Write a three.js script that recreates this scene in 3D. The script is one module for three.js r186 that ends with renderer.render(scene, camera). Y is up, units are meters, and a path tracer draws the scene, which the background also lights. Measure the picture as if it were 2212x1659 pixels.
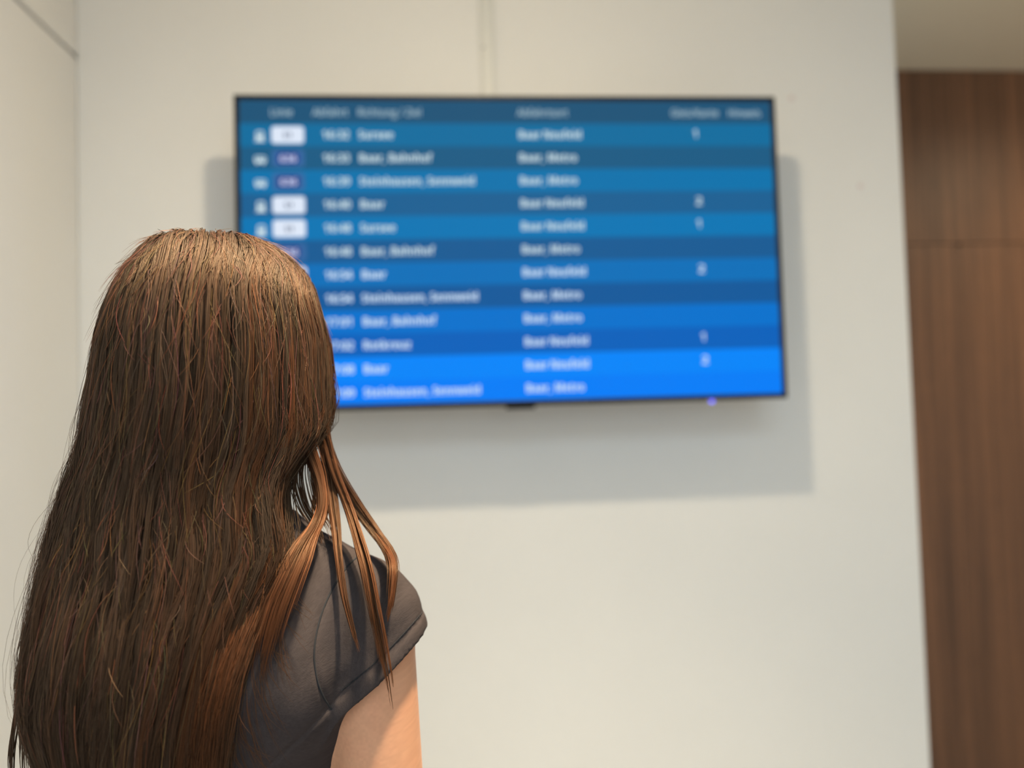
import * as THREE from 'three';
import { RoundedBoxGeometry } from 'three/addons/geometries/RoundedBoxGeometry.js';
import { mergeGeometries } from 'three/addons/utils/BufferGeometryUtils.js';
import { RectAreaLightUniformsLib } from 'three/addons/lights/RectAreaLightUniformsLib.js';
import { ImprovedNoise } from 'three/addons/math/ImprovedNoise.js';

// ---------------------------------------------------------------- camera, sky, lights, exposure
const W = 2212, H = 1659, F = 1661, EYE = 1.47, D2R = Math.PI / 180;
const scene = new THREE.Scene();
const camera = new THREE.PerspectiveCamera(2 * Math.atan(H / 2 / F) / D2R, W / H, 0.05, 60);
const yaw = 4.6 * D2R, pitch = 2.22 * D2R, roll = -1.68 * D2R;
const fwd = new THREE.Vector3(Math.sin(yaw) * Math.cos(pitch), Math.sin(pitch), -Math.cos(yaw) * Math.cos(pitch));
const rgt0 = new THREE.Vector3(Math.cos(yaw), 0, Math.sin(yaw)), up0 = new THREE.Vector3().crossVectors(rgt0, fwd);
const rgt = rgt0.clone().multiplyScalar(Math.cos(roll)).addScaledVector(up0, Math.sin(roll));
const upv = up0.clone().multiplyScalar(Math.cos(roll)).addScaledVector(rgt0, -Math.sin(roll));
camera.position.set(0, EYE, 0);
camera.quaternion.setFromRotationMatrix(new THREE.Matrix4().makeBasis(rgt, upv, fwd.clone().negate()));
camera.focus = 0.615;
camera.userData.fStop = 2.4;
scene.add(camera);

const renderer = new THREE.WebGLRenderer({ antialias: true });
renderer.toneMapping = THREE.LinearToneMapping;
renderer.toneMappingExposure = 1.0;
renderer.shadowMap.enabled = true;
RectAreaLightUniformsLib.init();

const SKY = new THREE.Color().setRGB(0.76, 0.91, 1.0);
scene.background = SKY.clone().multiplyScalar(1.4);
// daylight that comes in through the window behind the viewer, and that window's size
const WIN = { x: 0.45, y: 1.9, z: 2.8, w: 2.4, h: 1.3 };
const daylight = new THREE.RectAreaLight(SKY, 1.3, WIN.w, WIN.h);
daylight.position.set(WIN.x, WIN.y, WIN.z - 0.06);
daylight.lookAt(WIN.x, WIN.y, -5);
daylight.name = 'window_daylight';
scene.add(daylight);

// cool white light panel set in the ceiling behind the viewer
const PANEL = { x: 0.35, z: 0.95, w: 1.2, d: 1.2, colour: new THREE.Color().setRGB(0.70, 0.88, 1.0), intensity: 5.6 };
const CEIL = 2.66, WALL_Z = -1.92, LEFT_X = -0.888, END_X = 1.2035, WOOD_Z = -2.585;

// ---------------------------------------------------------------- helpers
let seed = 7;
const rnd = () => { seed = (seed + 0x6d2b79f5) | 0; let t = Math.imul(seed ^ (seed >>> 15), 1 | seed); t = (t + Math.imul(t ^ (t >>> 7), 61 | t)) ^ t; return ((t ^ (t >>> 14)) >>> 0) / 4294967296; };
const gauss = () => (rnd() + rnd() + rnd() + rnd() - 2) * 0.87;
const noise = new ImprovedNoise();
const clamp = (x, a, b) => Math.min(b, Math.max(a, x)), lerp = (a, b, t) => a + (b - a) * t;
const sstep = (a, b, x) => { const t = clamp((x - a) / (b - a), 0, 1); return t * t * (3 - 2 * t); };
const V = (x, y, z) => new THREE.Vector3(x, y, z);
// direction of a photo pixel, and where that direction meets the vertical plane z
function dirOf(px, py) { return fwd.clone().addScaledVector(rgt, (px - W / 2) / F).addScaledVector(upv, (H / 2 - py) / F); }
function at(px, py, z) { const d = dirOf(px, py); return d.multiplyScalar(z / d.z).add(camera.position); }
function pixelOf(p) { const q = p.clone().sub(camera.position), d = q.dot(fwd); return [W / 2 + F * q.dot(rgt) / d, H / 2 - F * q.dot(upv) / d]; }

function mat(o) { return new THREE.MeshPhysicalMaterial(o); }
const lin = (r, g, b) => new THREE.Color().setRGB(r, g, b);
function tag(o, label, category, extra) { o.userData.label = label; if (category) o.userData.category = category; Object.assign(o.userData, extra || {}); return o; }
function mesh(name, geo, m, parent = scene) { const o = new THREE.Mesh(geo, m); o.name = name; o.castShadow = o.receiveShadow = true; parent.add(o); return o; }
function group(name, pos) { const g = new THREE.Group(); g.name = name; if (pos) g.position.copy(pos); scene.add(g); return g; }
function boxG(x0, x1, y0, y1, z0, z1, r = 0) {
  const g = r ? new RoundedBoxGeometry(x1 - x0, y1 - y0, z1 - z0, 3, r) : new THREE.BoxGeometry(x1 - x0, y1 - y0, z1 - z0);
  return g.translate((x0 + x1) / 2, (y0 + y1) / 2, (z0 + z1) / 2);
}
// uv in metres from the facing axis
function metricUV(g, s = 1) {
  const p = g.attributes.position, n = g.attributes.normal, uv = new Float32Array(p.count * 2);
  for (let i = 0; i < p.count; i++) {
    const ax = Math.abs(n.getX(i)), ay = Math.abs(n.getY(i)), az = Math.abs(n.getZ(i));
    const [u, v] = ax > ay && ax > az ? [p.getZ(i), p.getY(i)] : ay > az ? [p.getX(i), p.getZ(i)] : [p.getX(i), p.getY(i)];
    uv[2 * i] = u * s; uv[2 * i + 1] = v * s;
  }
  return g.setAttribute('uv', new THREE.BufferAttribute(uv, 2));
}
function dataTex(w, h, fn, srgb) {
  const d = new Uint8Array(w * h * 4);
  for (let y = 0; y < h; y++) for (let x = 0; x < w; x++) { const c = fn(x / w, y / h, x, y), i = (y * w + x) * 4; for (let k = 0; k < 3; k++) d[i + k] = clamp(c[k] * 255, 0, 255); d[i + 3] = 255; }
  const t = new THREE.DataTexture(d, w, h); t.magFilter = THREE.LinearFilter; t.wrapS = t.wrapT = THREE.RepeatWrapping; if (srgb) t.colorSpace = THREE.SRGBColorSpace; t.needsUpdate = true; return t;
}
// tiling value noise
function tileNoise(u, v, fx, fy, k) {
  const h = (a, b) => { let n = Math.imul((((a % fx) + fx) % fx) * 374761393 + (((b % fy) + fy) % fy) * 668265263 + k * 1274126177, 1103515245); n ^= n >>> 15; n = Math.imul(n, 2246822519); n ^= n >>> 13; return (n >>> 0) / 4294967296; };
  const x = u * fx, y = v * fy, i = Math.floor(x), j = Math.floor(y), a = x - i, b = y - j, s = a * a * (3 - 2 * a), t = b * b * (3 - 2 * b);
  return lerp(lerp(h(i, j), h(i + 1, j), s), lerp(h(i, j + 1), h(i + 1, j + 1), s), t);
}

// ---------------------------------------------------------------- materials
const plasterBump = dataTex(512, 512, (u, v) => { const n = 0.5 * tileNoise(u, v, 200, 200, 1) + 0.3 * tileNoise(u, v, 70, 70, 2) + 0.2 * tileNoise(u, v, 16, 16, 3); return [n, n, n]; });
const plasterTone = dataTex(512, 512, (u, v) => { const n = 0.975 + 0.025 * (0.5 * tileNoise(u, v, 9, 9, 4) + 0.5 * tileNoise(u, v, 150, 150, 5)); return [n, n, n * 0.998]; });
const M = {
  wall: mat({ color: lin(0.79, 0.785, 0.78), map: plasterTone, roughness: 0.82, bumpMap: plasterBump, bumpScale: 0.0005, specularIntensity: 0.4 }),
  ceiling: mat({ color: lin(0.78, 0.65, 0.47), map: plasterTone, roughness: 0.9 }),
  floor: mat({ color: lin(0.46, 0.46, 0.46), roughness: 0.55 }),
  trunking: mat({ color: lin(0.64, 0.645, 0.63), roughness: 0.45 }),
  spot: mat({ color: lin(0.70, 0.60, 0.60), roughness: 0.8 }),
  black: mat({ color: lin(0.010, 0.010, 0.011), roughness: 0.5, specularIntensity: 0.35 }),
  steel: mat({ color: lin(0.25, 0.25, 0.26), roughness: 0.4, metalness: 0.9 }),
  white: mat({ color: lin(0.8, 0.8, 0.79), roughness: 0.5 }),
  lampGlow: mat({ color: lin(0.8, 0.75, 0.65), emissive: lin(1, 0.72, 0.42), emissiveIntensity: 3, roughness: 0.6 }),
  panelGlow: mat({ color: lin(0.8, 0.8, 0.8), emissive: PANEL.colour, emissiveIntensity: 0.8, roughness: 0.6 }),
  led: mat({ color: lin(0.05, 0.05, 0.3), emissive: lin(0.16, 0.16, 1), emissiveIntensity: 2.2, roughness: 0.4 }),
  glass: mat({ color: lin(1, 1, 1), transmission: 1, thickness: 0, roughness: 0, ior: 1.5 }),
  alu: mat({ color: lin(0.6, 0.61, 0.62), roughness: 0.4, metalness: 0.8 }),
};
const woodTone = dataTex(1024, 1024, (u, v) => {
  const wob = 0.012 * tileNoise(u, v, 6, 3, 11) + 0.006 * tileNoise(u, v, 14, 6, 12), x = u + wob;
  const f = 0.34 * tileNoise(x, v, 240, 5, 13) + 0.3 * tileNoise(x, v, 90, 3, 14) + 0.22 * tileNoise(x, v, 34, 2, 15) + 0.14 * tileNoise(u, v, 400, 40, 16);
  const pore = tileNoise(x, v, 420, 22, 17) > 0.86 ? -0.07 : 0, k = 0.55 + 0.62 * f + pore;
  return [0.51 * k, 0.352 * k, 0.248 * k];
}, true);
M.wood = mat({ color: lin(1, 1, 1), map: woodTone, roughness: 0.5, clearcoat: 0.12, clearcoatRoughness: 0.5 });

// ---------------------------------------------------------------- the room
const structure = { kind: 'structure' };
const X1 = 3.4, Z1 = WIN.z;
// the wall that carries the screen; it ends in a free edge, beyond which a passage runs on
const wallBack = tag(mesh('wall_back', metricUV(boxG(LEFT_X, END_X, 0, CEIL, WALL_Z - 0.14, WALL_Z, 0.004)), M.wall), 'off-white plaster wall behind the departure screen, ending in a free edge', null, structure);
for (const [px, py] of [[1710, 212], [1858, 402]]) {
  const p = at(px, py, WALL_Z);
  mesh('filler_spot', new THREE.CylinderGeometry(0.0065, 0.007, 0.0016, 20).rotateX(Math.PI / 2).translate(p.x, p.y, WALL_Z + 0.0006), M.spot, wallBack);
}
// left wall: two boards with an open joint between them
const jointY = at(165, 122, WALL_Z).y;
const wallLeft = tag(mesh('wall_left', boxG(LEFT_X - 0.16, LEFT_X - 0.012, 0, CEIL, WOOD_Z, Z1), M.wall), 'pale painted side wall with a narrow horizontal joint high up', null, structure);
mesh('board', metricUV(boxG(LEFT_X - 0.012, LEFT_X, 0, jointY - 0.0055, WALL_Z - 0.1, Z1, 0.002)), M.wall, wallLeft);
mesh('board', metricUV(boxG(LEFT_X - 0.012, LEFT_X, jointY + 0.0055, CEIL, WALL_Z - 0.1, Z1, 0.002)), M.wall, wallLeft);
// wood-clad wall of the passage
const wallWood = tag(mesh('wall_passage', boxG(END_X - 0.3, X1, 0, CEIL, WOOD_Z - 0.14, WOOD_Z - 0.018), M.wall), 'brown wood-clad wall of the passage beside the screen wall', null, structure);
{
  const yj = at(2000, 527, WOOD_Z).y, spot = at(2071, 529, WOOD_Z);
  let i = 0;
  for (const [y0, y1] of [[0.004, yj - 0.0012], [yj + 0.0012, CEIL - 0.002]]) for (const [x0, x1] of [[END_X - 0.3, 2.466], [2.47, X1]]) {
    const g = boxG(x0, x1, y0, y1, WOOD_Z - 0.018, WOOD_Z, 0.0012); metricUV(g, 0.9);
    for (let k = 0, uv = g.attributes.uv; k < uv.count; k++) uv.setXY(k, uv.getX(k) + 0.31 * i, uv.getY(k) * 0.55 + 0.17 * i);
    mesh('wood_panel', g, M.wood, wallWood); i++;
  }
  tag(mesh('catch', new THREE.CylinderGeometry(0.006, 0.006, 0.006, 16).rotateX(Math.PI / 2).translate(spot.x, spot.y, WOOD_Z + 0.001), M.black, wallWood), 'small dark round catch on the panel joint');
}
tag(mesh('wall_right', metricUV(boxG(X1, X1 + 0.15, 0, CEIL, WOOD_Z - 0.14, Z1)), M.wall), 'plain light wall closing the room on the right', null, structure);
tag(mesh('floor', metricUV(boxG(LEFT_X - 0.16, X1 + 0.15, -0.12, 0, WOOD_Z - 0.14, Z1 + 0.16)), M.floor), 'grey hard floor of the room and passage', null, structure);
tag(mesh('ceiling', metricUV(boxG(LEFT_X - 0.16, X1 + 0.15, CEIL, CEIL + 0.15, WOOD_Z - 0.14, Z1 + 0.16)), M.ceiling), 'light plaster ceiling running on over the passage', null, structure);
{ // wall behind the viewer with its window
  const x0 = WIN.x - WIN.w / 2, x1 = WIN.x + WIN.w / 2, y0 = WIN.y - WIN.h / 2, y1 = WIN.y + WIN.h / 2, a = LEFT_X - 0.16, b = X1 + 0.15;
  const g = mergeGeometries([boxG(a, x0, 0, CEIL, Z1, Z1 + 0.15), boxG(x1, b, 0, CEIL, Z1, Z1 + 0.15), boxG(x0, x1, 0, y0, Z1, Z1 + 0.15), boxG(x0, x1, y1, CEIL, Z1, Z1 + 0.15)]);
  tag(mesh('wall_front', metricUV(g), M.wall), 'plain wall with a wide window facing the screen wall', null, structure);
  const win = tag(group('window_1', V(WIN.x, y0, Z1 + 0.08)), 'wide three-pane window facing the screen wall', null, structure);
  const w = WIN.w / 2, h = WIN.h;
  mesh('window_frame', mergeGeometries([boxG(-w, w, 0, 0.05, -0.03, 0.03), boxG(-w, w, h - 0.05, h, -0.03, 0.03), boxG(-w, -w + 0.05, 0.05, h - 0.05, -0.03, 0.03), boxG(w - 0.05, w, 0.05, h - 0.05, -0.03, 0.03), boxG(-w / 3 - 0.025, -w / 3 + 0.025, 0.05, h - 0.05, -0.03, 0.03), boxG(w / 3 - 0.025, w / 3 + 0.025, 0.05, h - 0.05, -0.03, 0.03)]), M.alu, win);
  for (const [p, q] of [[-w + 0.05, -w / 3 - 0.025], [-w / 3 + 0.025, w / 3 - 0.025], [w / 3 + 0.025, w - 0.05]]) mesh('pane', boxG(p, q, 0.05, h - 0.05, -0.003, 0.003), M.glass, win);
}

// ---------------------------------------------------------------- ceiling downlights
function downlight(x, z, intensity, angle, label, spill = 0) {
  const g = group('ceiling_downlight', V(x, CEIL, z));
  tag(g, label, 'ceiling light', { group: 'recessed ceiling downlights' });
  if (downlight.n) g.name += '_' + String(downlight.n).padStart(3, '0');
  downlight.n = (downlight.n || 0) + 1;
  const ring = new THREE.LatheGeometry([[0.046, 0], [0.046, -0.008], [0.050, -0.010], [0.064, -0.007], [0.066, 0]].map(([r, y]) => new THREE.Vector2(r, y)), 48);
  mesh('trim_ring', ring, M.white, g);
  mesh('diffuser', new THREE.CylinderGeometry(0.0455, 0.0455, 0.003, 40).translate(0, -0.0035, 0), M.lampGlow, g);
  const s = new THREE.SpotLight(lin(1, 0.84, 0.58), intensity, 0, angle * D2R, 1, 2);
  s.name = 'downlight_beam'; s.position.set(0, -0.02, 0); s.target.position.set(0, -1, 0); s.shadow.radius = 2.0; s.castShadow = true; s.shadow.mapSize.set(2048, 2048);
  g.add(s, s.target);
  if (spill) { const p = new THREE.PointLight(s.color, spill); p.name = 'downlight_spill'; p.position.set(0, -0.03, 0); p.shadow.radius = 2; p.castShadow = true; g.add(p); }
}
downlight(0.11, -0.86, 4.7, 88, 'round recessed downlight in the ceiling between the standing person and the screen', 1.15);
downlight(0.22, -0.49, 21, 45, 'round recessed downlight in the ceiling right above the standing person');
downlight(2.3, -1.75, 4.6, 84, 'unseen round downlight added in the passage ceiling to light the wood wall');  // unseen lamp, added to light the wood-clad passage

{
  const g = tag(group('ceiling_panel', V(PANEL.x, CEIL, PANEL.z)), 'square cool white light panel set in the ceiling near the window', 'ceiling light'), w = PANEL.w / 2, d = PANEL.d / 2;
  mesh('frame', mergeGeometries([boxG(-w - 0.02, w + 0.02, -0.02, 0, -d - 0.02, -d), boxG(-w - 0.02, w + 0.02, -0.02, 0, d, d + 0.02), boxG(-w - 0.02, -w, -0.02, 0, -d, d), boxG(w, w + 0.02, -0.02, 0, -d, d)]), M.white, g);
  mesh('diffuser', boxG(-w, w, -0.014, -0.002, -d, d), M.panelGlow, g);
  const r = new THREE.RectAreaLight(PANEL.colour, PANEL.intensity, PANEL.w, PANEL.d);
  r.name = 'panel_light'; r.position.set(0, -0.018, 0); r.rotation.x = -Math.PI / 2; g.add(r);
}
// ---------------------------------------------------------------- the departure screen
const TVX = 0.158, TVY = EYE + 0.374, TVW = 1.2465, TVH = 0.712, TVZ = -1.73;
{
  const tv = tag(group('television', V(TVX, TVY - TVH / 2, WALL_Z)), 'wall-mounted flat screen in a thin black frame showing a blue departure board', 'television');
  const z = TVZ - WALL_Z, w = TVW / 2, h = TVH, b = 0.012;
  mesh('housing', mergeGeometries([boxG(-w + 0.004, w - 0.004, 0.004, h - 0.004, z - 0.03, z - 0.004, 0.006), boxG(-0.33, 0.33, 0.1, h - 0.17, z - 0.055, z - 0.029, 0.01)]), M.black, tv);
  mesh('frame', mergeGeometries([boxG(-w, w, 0, b, z - 0.03, z, 0.0025), boxG(-w, w, h - b, h, z - 0.03, z, 0.0025), boxG(-w, -w + b, 0, h, z - 0.03, z, 0.0025), boxG(w - b, w, 0, h, z - 0.03, z, 0.0025)]), M.black, tv);
  mesh('wall_mount', mergeGeometries([boxG(-0.22, -0.18, 0.14, h - 0.2, z - 0.085, z - 0.053), boxG(0.18, 0.22, 0.14, h - 0.2, z - 0.085, z - 0.053), boxG(-0.24, 0.24, 0.34, 0.39, z - 0.095, z - 0.083), boxG(-0.03, 0.03, 0.33, 0.40, 0.012, z - 0.09), boxG(-0.12, 0.12, 0.26, 0.47, 0.0, 0.014)]), M.steel, tv);
  mesh('badge', boxG(-0.033, 0.033, -0.008, 0.002, z - 0.026, z - 0.004, 0.003), M.black, tv);
  const led = at(1539, 870, TVZ);
  tag(mesh('status_light', new THREE.SphereGeometry(0.0055, 20, 14).scale(1, 0.8, 0.6).translate(led.x - TVX, -0.002, z - 0.004), M.led, tv), 'small blue standby light');
  const ledGlow = new THREE.PointLight(lin(0.16, 0.16, 1), 0.0006); ledGlow.name = 'status_glow'; ledGlow.shadow.radius = 0.2; ledGlow.position.set(led.x - TVX, -0.004, z + 0.003); ledGlow.castShadow = true; tv.add(ledGlow);

  // what the screen shows, its viewing-angle fade put into the row colours
  const CW = 2048, CH = 1152, cv = document.createElement('canvas'); cv.width = CW; cv.height = CH;
  const c = cv.getContext('2d');
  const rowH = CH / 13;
  const bands = [[31, 84, 119], [16, 109, 158], [28, 92, 132], [10, 115, 172], [28, 97, 147], [8, 118, 180], [24, 92, 148], [10, 112, 185], [18, 90, 155], [2, 114, 205], [6, 98, 188], [0, 134, 250], [0, 126, 248]];  // dull at the top to bright blue below: viewing-angle shift painted per row
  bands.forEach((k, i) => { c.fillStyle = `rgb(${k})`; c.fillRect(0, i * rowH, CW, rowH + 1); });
  // column positions read off the top edge of the screen, turned to fractions of its width
  const X = (px) => { const t = (px - 508) / (1666 - 508); return CW * t / (t + (1 - t) * 1.055); };
  const fit = (s, x0, x1, y, size, weight, col, squeeze = true) => {
    c.font = `${weight} ${size}px sans-serif`; c.fillStyle = col; c.textBaseline = 'middle'; c.textAlign = 'left';
    const w0 = c.measureText(s).width, k = x1 ? (X(x1) - X(x0)) / w0 : 1;
    c.save(); c.translate(X(x0), y); if (squeeze) c.scale(k, 1); c.fillText(s, 0, 0); c.restore();
  };
  const hy = rowH * 0.53, HC = 'rgb(182,204,212)';
  for (const [s, a, b2] of [['Linie', 574, 625], ['Abfahrt', 667, 745], ['Richtung / Ziel', 765, 905], ['Abfahrtsort', 1113, 1224], ['Gleis/Kante', 1448, 1553], ['Hinweis', 1573, 1645]]) fit(s, a, b2, hy, 41, 'normal', HC);
  const widths = { 'Sursee': 77, 'Baar, Bahnhof': 159, 'Steinhausen, Sennweid': 252, 'Baar': 54, 'Rotkreuz': 104, 'Baar Neufeld': 139, 'Baar, Metro': 127 };
  const rows = [['S1', '16:32', 'Sursee', '1'], ['636', '16:33', 'Baar, Bahnhof', ''], ['636', '16:39', 'Steinhausen, Sennweid', ''], ['S1', '16:40', 'Baar', '2'], ['S1', '16:48', 'Sursee', '1'], ['636', '16:48', 'Baar, Bahnhof', ''],
    ['S1', '16:54', 'Baar', '2'], ['636', '16:54', 'Steinhausen, Sennweid', ''], ['636', '17:01', 'Baar, Bahnhof', ''], ['S1', '17:02', 'Rotkreuz', '1'], ['S1', '17:08', 'Baar', '2'], ['636', '17:09', 'Steinhausen, Sennweid', '']];
  rows.forEach(([line, time, to, track], i) => {
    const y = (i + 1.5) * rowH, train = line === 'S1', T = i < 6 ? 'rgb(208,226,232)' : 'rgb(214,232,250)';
    fit(time, 687, 747, y, 44, 'bold', T);
    fit(to, 766, 766 + widths[to], y, 44, 'bold', T);
    const from = train ? 'Baar Neufeld' : 'Baar, Metro';
    fit(from, 1114, 1114 + widths[from], y, 44, 'bold', T);
    if (track) fit(track, 1495, track === '1' ? 1507 : 1510, y - 4, 44, 'bold', T);
    // line badge
    const bx = X(577), bw = X(648) - bx, bh = rowH * 0.74, by = y - bh / 2;
    c.beginPath(); c.roundRect(bx, by, bw, bh, 12); c.fillStyle = train ? 'rgb(222,232,248)' : 'rgb(56,104,160)'; c.fill();
    if (!train) { c.beginPath(); c.roundRect(bx + 22, by + 12, bw - 44, bh - 24, 9); c.fillStyle = 'rgb(14,30,122)'; c.fill(); }
    c.fillStyle = train ? 'rgb(70,84,110)' : 'rgb(214,224,250)'; c.font = `bold ${train ? 32 : 38}px sans-serif`; c.textAlign = 'center'; c.textBaseline = 'middle'; c.fillText(line, bx + bw / 2, y + 1);
    // vehicle pictogram
    c.fillStyle = T; const ix = X(552), iw = train ? 30 : 42, ih = train ? 38 : 26;
    c.beginPath(); c.roundRect(ix - iw / 2, y - ih / 2 + 4, iw, ih, 8); c.fill();
    if (train) { c.fillRect(ix - 20, y + ih / 2 + 2, 40, 5); } else { c.beginPath(); c.arc(ix - 12, y + ih / 2 + 5, 5, 0, 7); c.arc(ix + 12, y + ih / 2 + 5, 5, 0, 7); c.fill(); }
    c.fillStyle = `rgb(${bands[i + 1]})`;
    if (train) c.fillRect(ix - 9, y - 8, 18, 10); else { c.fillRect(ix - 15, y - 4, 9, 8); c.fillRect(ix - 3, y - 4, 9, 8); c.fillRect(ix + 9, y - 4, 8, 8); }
  });
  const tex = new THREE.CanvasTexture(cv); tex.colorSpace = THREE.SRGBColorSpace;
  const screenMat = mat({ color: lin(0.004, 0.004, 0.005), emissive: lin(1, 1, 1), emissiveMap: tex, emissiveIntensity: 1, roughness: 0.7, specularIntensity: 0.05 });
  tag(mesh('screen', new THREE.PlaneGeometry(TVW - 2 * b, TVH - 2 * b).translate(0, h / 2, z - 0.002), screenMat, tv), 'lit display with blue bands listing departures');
  const glow = new THREE.RectAreaLight(lin(0.02, 0.16, 0.45), 0.35, TVW - 2 * b, TVH - 2 * b);
  glow.name = 'screen_glow'; glow.position.set(0, h / 2, z + 0.004); glow.rotation.y = Math.PI; tv.add(glow);
}
// white cable trunking from the ceiling down to the screen
{
  const p = at(1052, 100, WALL_Z), q = TVY + 0.2, t = tag(group('cable_trunking', V(p.x, q, WALL_Z)), 'slim white vertical cable trunking running from the ceiling down behind the screen', 'cable trunking');
  mesh('cover', boxG(-0.0165, 0.0165, 0, CEIL - q, 0.004, 0.018, 0.003), M.trunking, t);
  mesh('base_strip', boxG(-0.019, 0.019, 0, CEIL - q, 0, 0.005), M.trunking, t);
  const s = at(1043, 110, WALL_Z);
  mesh('screw', new THREE.CylinderGeometry(0.003, 0.003, 0.002, 14).rotateX(Math.PI / 2).translate(s.x - p.x, s.y - q, 0.0185), M.steel, t);
}

// ================================================================ the person
const CZ = -0.70;
// --- distance functions
function cone(ax, ay, az, bx, by, bz, r1, r2) {
  const dx = bx - ax, dy = by - ay, dz = bz - az, l2 = dx * dx + dy * dy + dz * dz;
  return (x, y, z) => { const px = x - ax, py = y - ay, pz = z - az, t = clamp((px * dx + py * dy + pz * dz) / l2, 0, 1), ex = px - dx * t, ey = py - dy * t, ez = pz - dz * t; return Math.sqrt(ex * ex + ey * ey + ez * ez) - (r1 + (r2 - r1) * t); };
}
function ellipsoid(cx, cy, cz, rx, ry, rz) {
  const m = Math.min(rx, ry, rz);
  return (x, y, z) => { const a = (x - cx) / rx, b = (y - cy) / ry, c = (z - cz) / rz, k0 = Math.sqrt(a * a + b * b + c * c), a2 = a / rx, b2 = b / ry, c2 = c / rz, k1 = Math.sqrt(a2 * a2 + b2 * b2 + c2 * c2); return k1 < 1e-9 ? -m : k0 * (k0 - 1) / k1; };
}
const smin = (a, b, k) => { const h = Math.max(k - Math.abs(a - b), 0) / k; return Math.min(a, b) - h * h * k * 0.25; };
const blend = (list, k) => (x, y, z) => { let d = 1e9; for (const f of list) d = smin(d, f(x, y, z), k); return d; };

// joints, in metres
const J = {
  shR: [-0.080, 1.296, -0.69], elR: [-0.066, 1.045, -0.685], wrR: [-0.062, 0.815, -0.735],
  shL: [-0.305, 1.298, -0.72], elL: [-0.302, 1.06, -0.785], wrL: [-0.222, 1.015, -0.945],
  hipR: [-0.125, 0.84, -0.70], knR: [-0.12, 0.46, -0.715], anR: [-0.118, 0.085, -0.69],
  hipL: [-0.285, 0.84, -0.70], knL: [-0.288, 0.46, -0.715], anL: [-0.292, 0.085, -0.69],
};
const torso = [
  cone(-0.214, 1.425, -0.71, -0.208, 1.36, -0.705, 0.045, 0.052),
  cone(-0.195, 1.368, -0.695, ...J.shR, 0.036, 0.041), cone(-0.21, 1.368, -0.695, ...J.shL, 0.036, 0.042),
  cone(-0.25, 1.265, -0.70, -0.165, 1.265, -0.70, 0.078, 0.078),
  ellipsoid(-0.207, 1.2, -0.705, 0.104, 0.16, 0.09),
  ellipsoid(-0.207, 1.02, -0.71, 0.1, 0.14, 0.083),
  cone(-0.245, 0.88, -0.70, -0.165, 0.88, -0.70, 0.098, 0.098),
];
const chest = [ellipsoid(-0.158, 1.262, -0.65, 0.042, 0.06, 0.046), ellipsoid(-0.262, 1.258, -0.655, 0.05, 0.06, 0.048), ellipsoid(-0.258, 1.205, -0.775, 0.052, 0.055, 0.045), ellipsoid(-0.15, 1.205, -0.775, 0.052, 0.055, 0.045)];
const armR = [cone(...J.shR, J.elR[0], J.elR[1], J.elR[2], 0.0415, 0.0375), cone(...J.elR, ...J.wrR, 0.035, 0.0235)];
const armL = [cone(...J.shL, ...J.elL, 0.041, 0.035), cone(...J.elL, ...J.wrL, 0.034, 0.0235)];
const legs = [];
for (const s of ['R', 'L']) {
  legs.push(cone(...J['hip' + s], ...J['kn' + s], 0.083, 0.053), cone(...J['kn' + s], ...J['an' + s], 0.05, 0.034),
    cone(J['an' + s][0], 0.06, J['an' + s][2] + 0.02, J['an' + s][0] + (s === 'R' ? 0.012 : -0.012), 0.035, J['an' + s][2] - 0.13, 0.032, 0.026));
}
const torsoSDF = blend([...torso, ...chest], 0.035), armRSDF = blend(armR, 0.02), armLSDF = blend(armL, 0.02), legSDF = blend(legs, 0.02);
const bodySDF = (x, y, z) => { let d = torsoSDF(x, y, z); d = smin(d, armRSDF(x, y, z), 0.014); d = smin(d, armLSDF(x, y, z), 0.014); return y < 1.0 ? smin(d, legSDF(x, y, z), 0.03) : d; };
// head with a face, looking towards the screen
const HX = -0.205, HY = 1.525;
const turnHead = 10 * D2R, ch = Math.cos(turnHead), sh = Math.sin(turnHead);
const headParts = [
  ellipsoid(0, 0.018, 0.0, 0.072, 0.088, 0.092), ellipsoid(0, -0.045, -0.035, 0.052, 0.07, 0.055), ellipsoid(0, -0.09, -0.066, 0.022, 0.018, 0.02),
  ellipsoid(-0.038, -0.03, -0.062, 0.02, 0.018, 0.02), ellipsoid(0.038, -0.03, -0.062, 0.02, 0.018, 0.02), ellipsoid(0, 0.035, -0.07, 0.05, 0.03, 0.024),
  cone(0, 0.012, -0.09, 0, -0.022, -0.107, 0.006, 0.0095), cone(-0.009, -0.026, -0.097, 0.009, -0.026, -0.097, 0.006, 0.006),
  cone(-0.016, -0.052, -0.088, 0.016, -0.052, -0.088, 0.0048, 0.0048), cone(-0.013, -0.061, -0.087, 0.013, -0.061, -0.087, 0.0052, 0.0052),
];
const ears = [ellipsoid(-0.077, -0.008, 0.004, 0.008, 0.03, 0.017), ellipsoid(0.077, -0.008, 0.004, 0.008, 0.03, 0.017)];
const skull = blend(headParts, 0.016), earS = blend(ears, 0.004), neckUp = cone(-0.212, 1.46, -0.705, -0.212, 1.38, -0.706, 0.044, 0.046);
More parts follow.
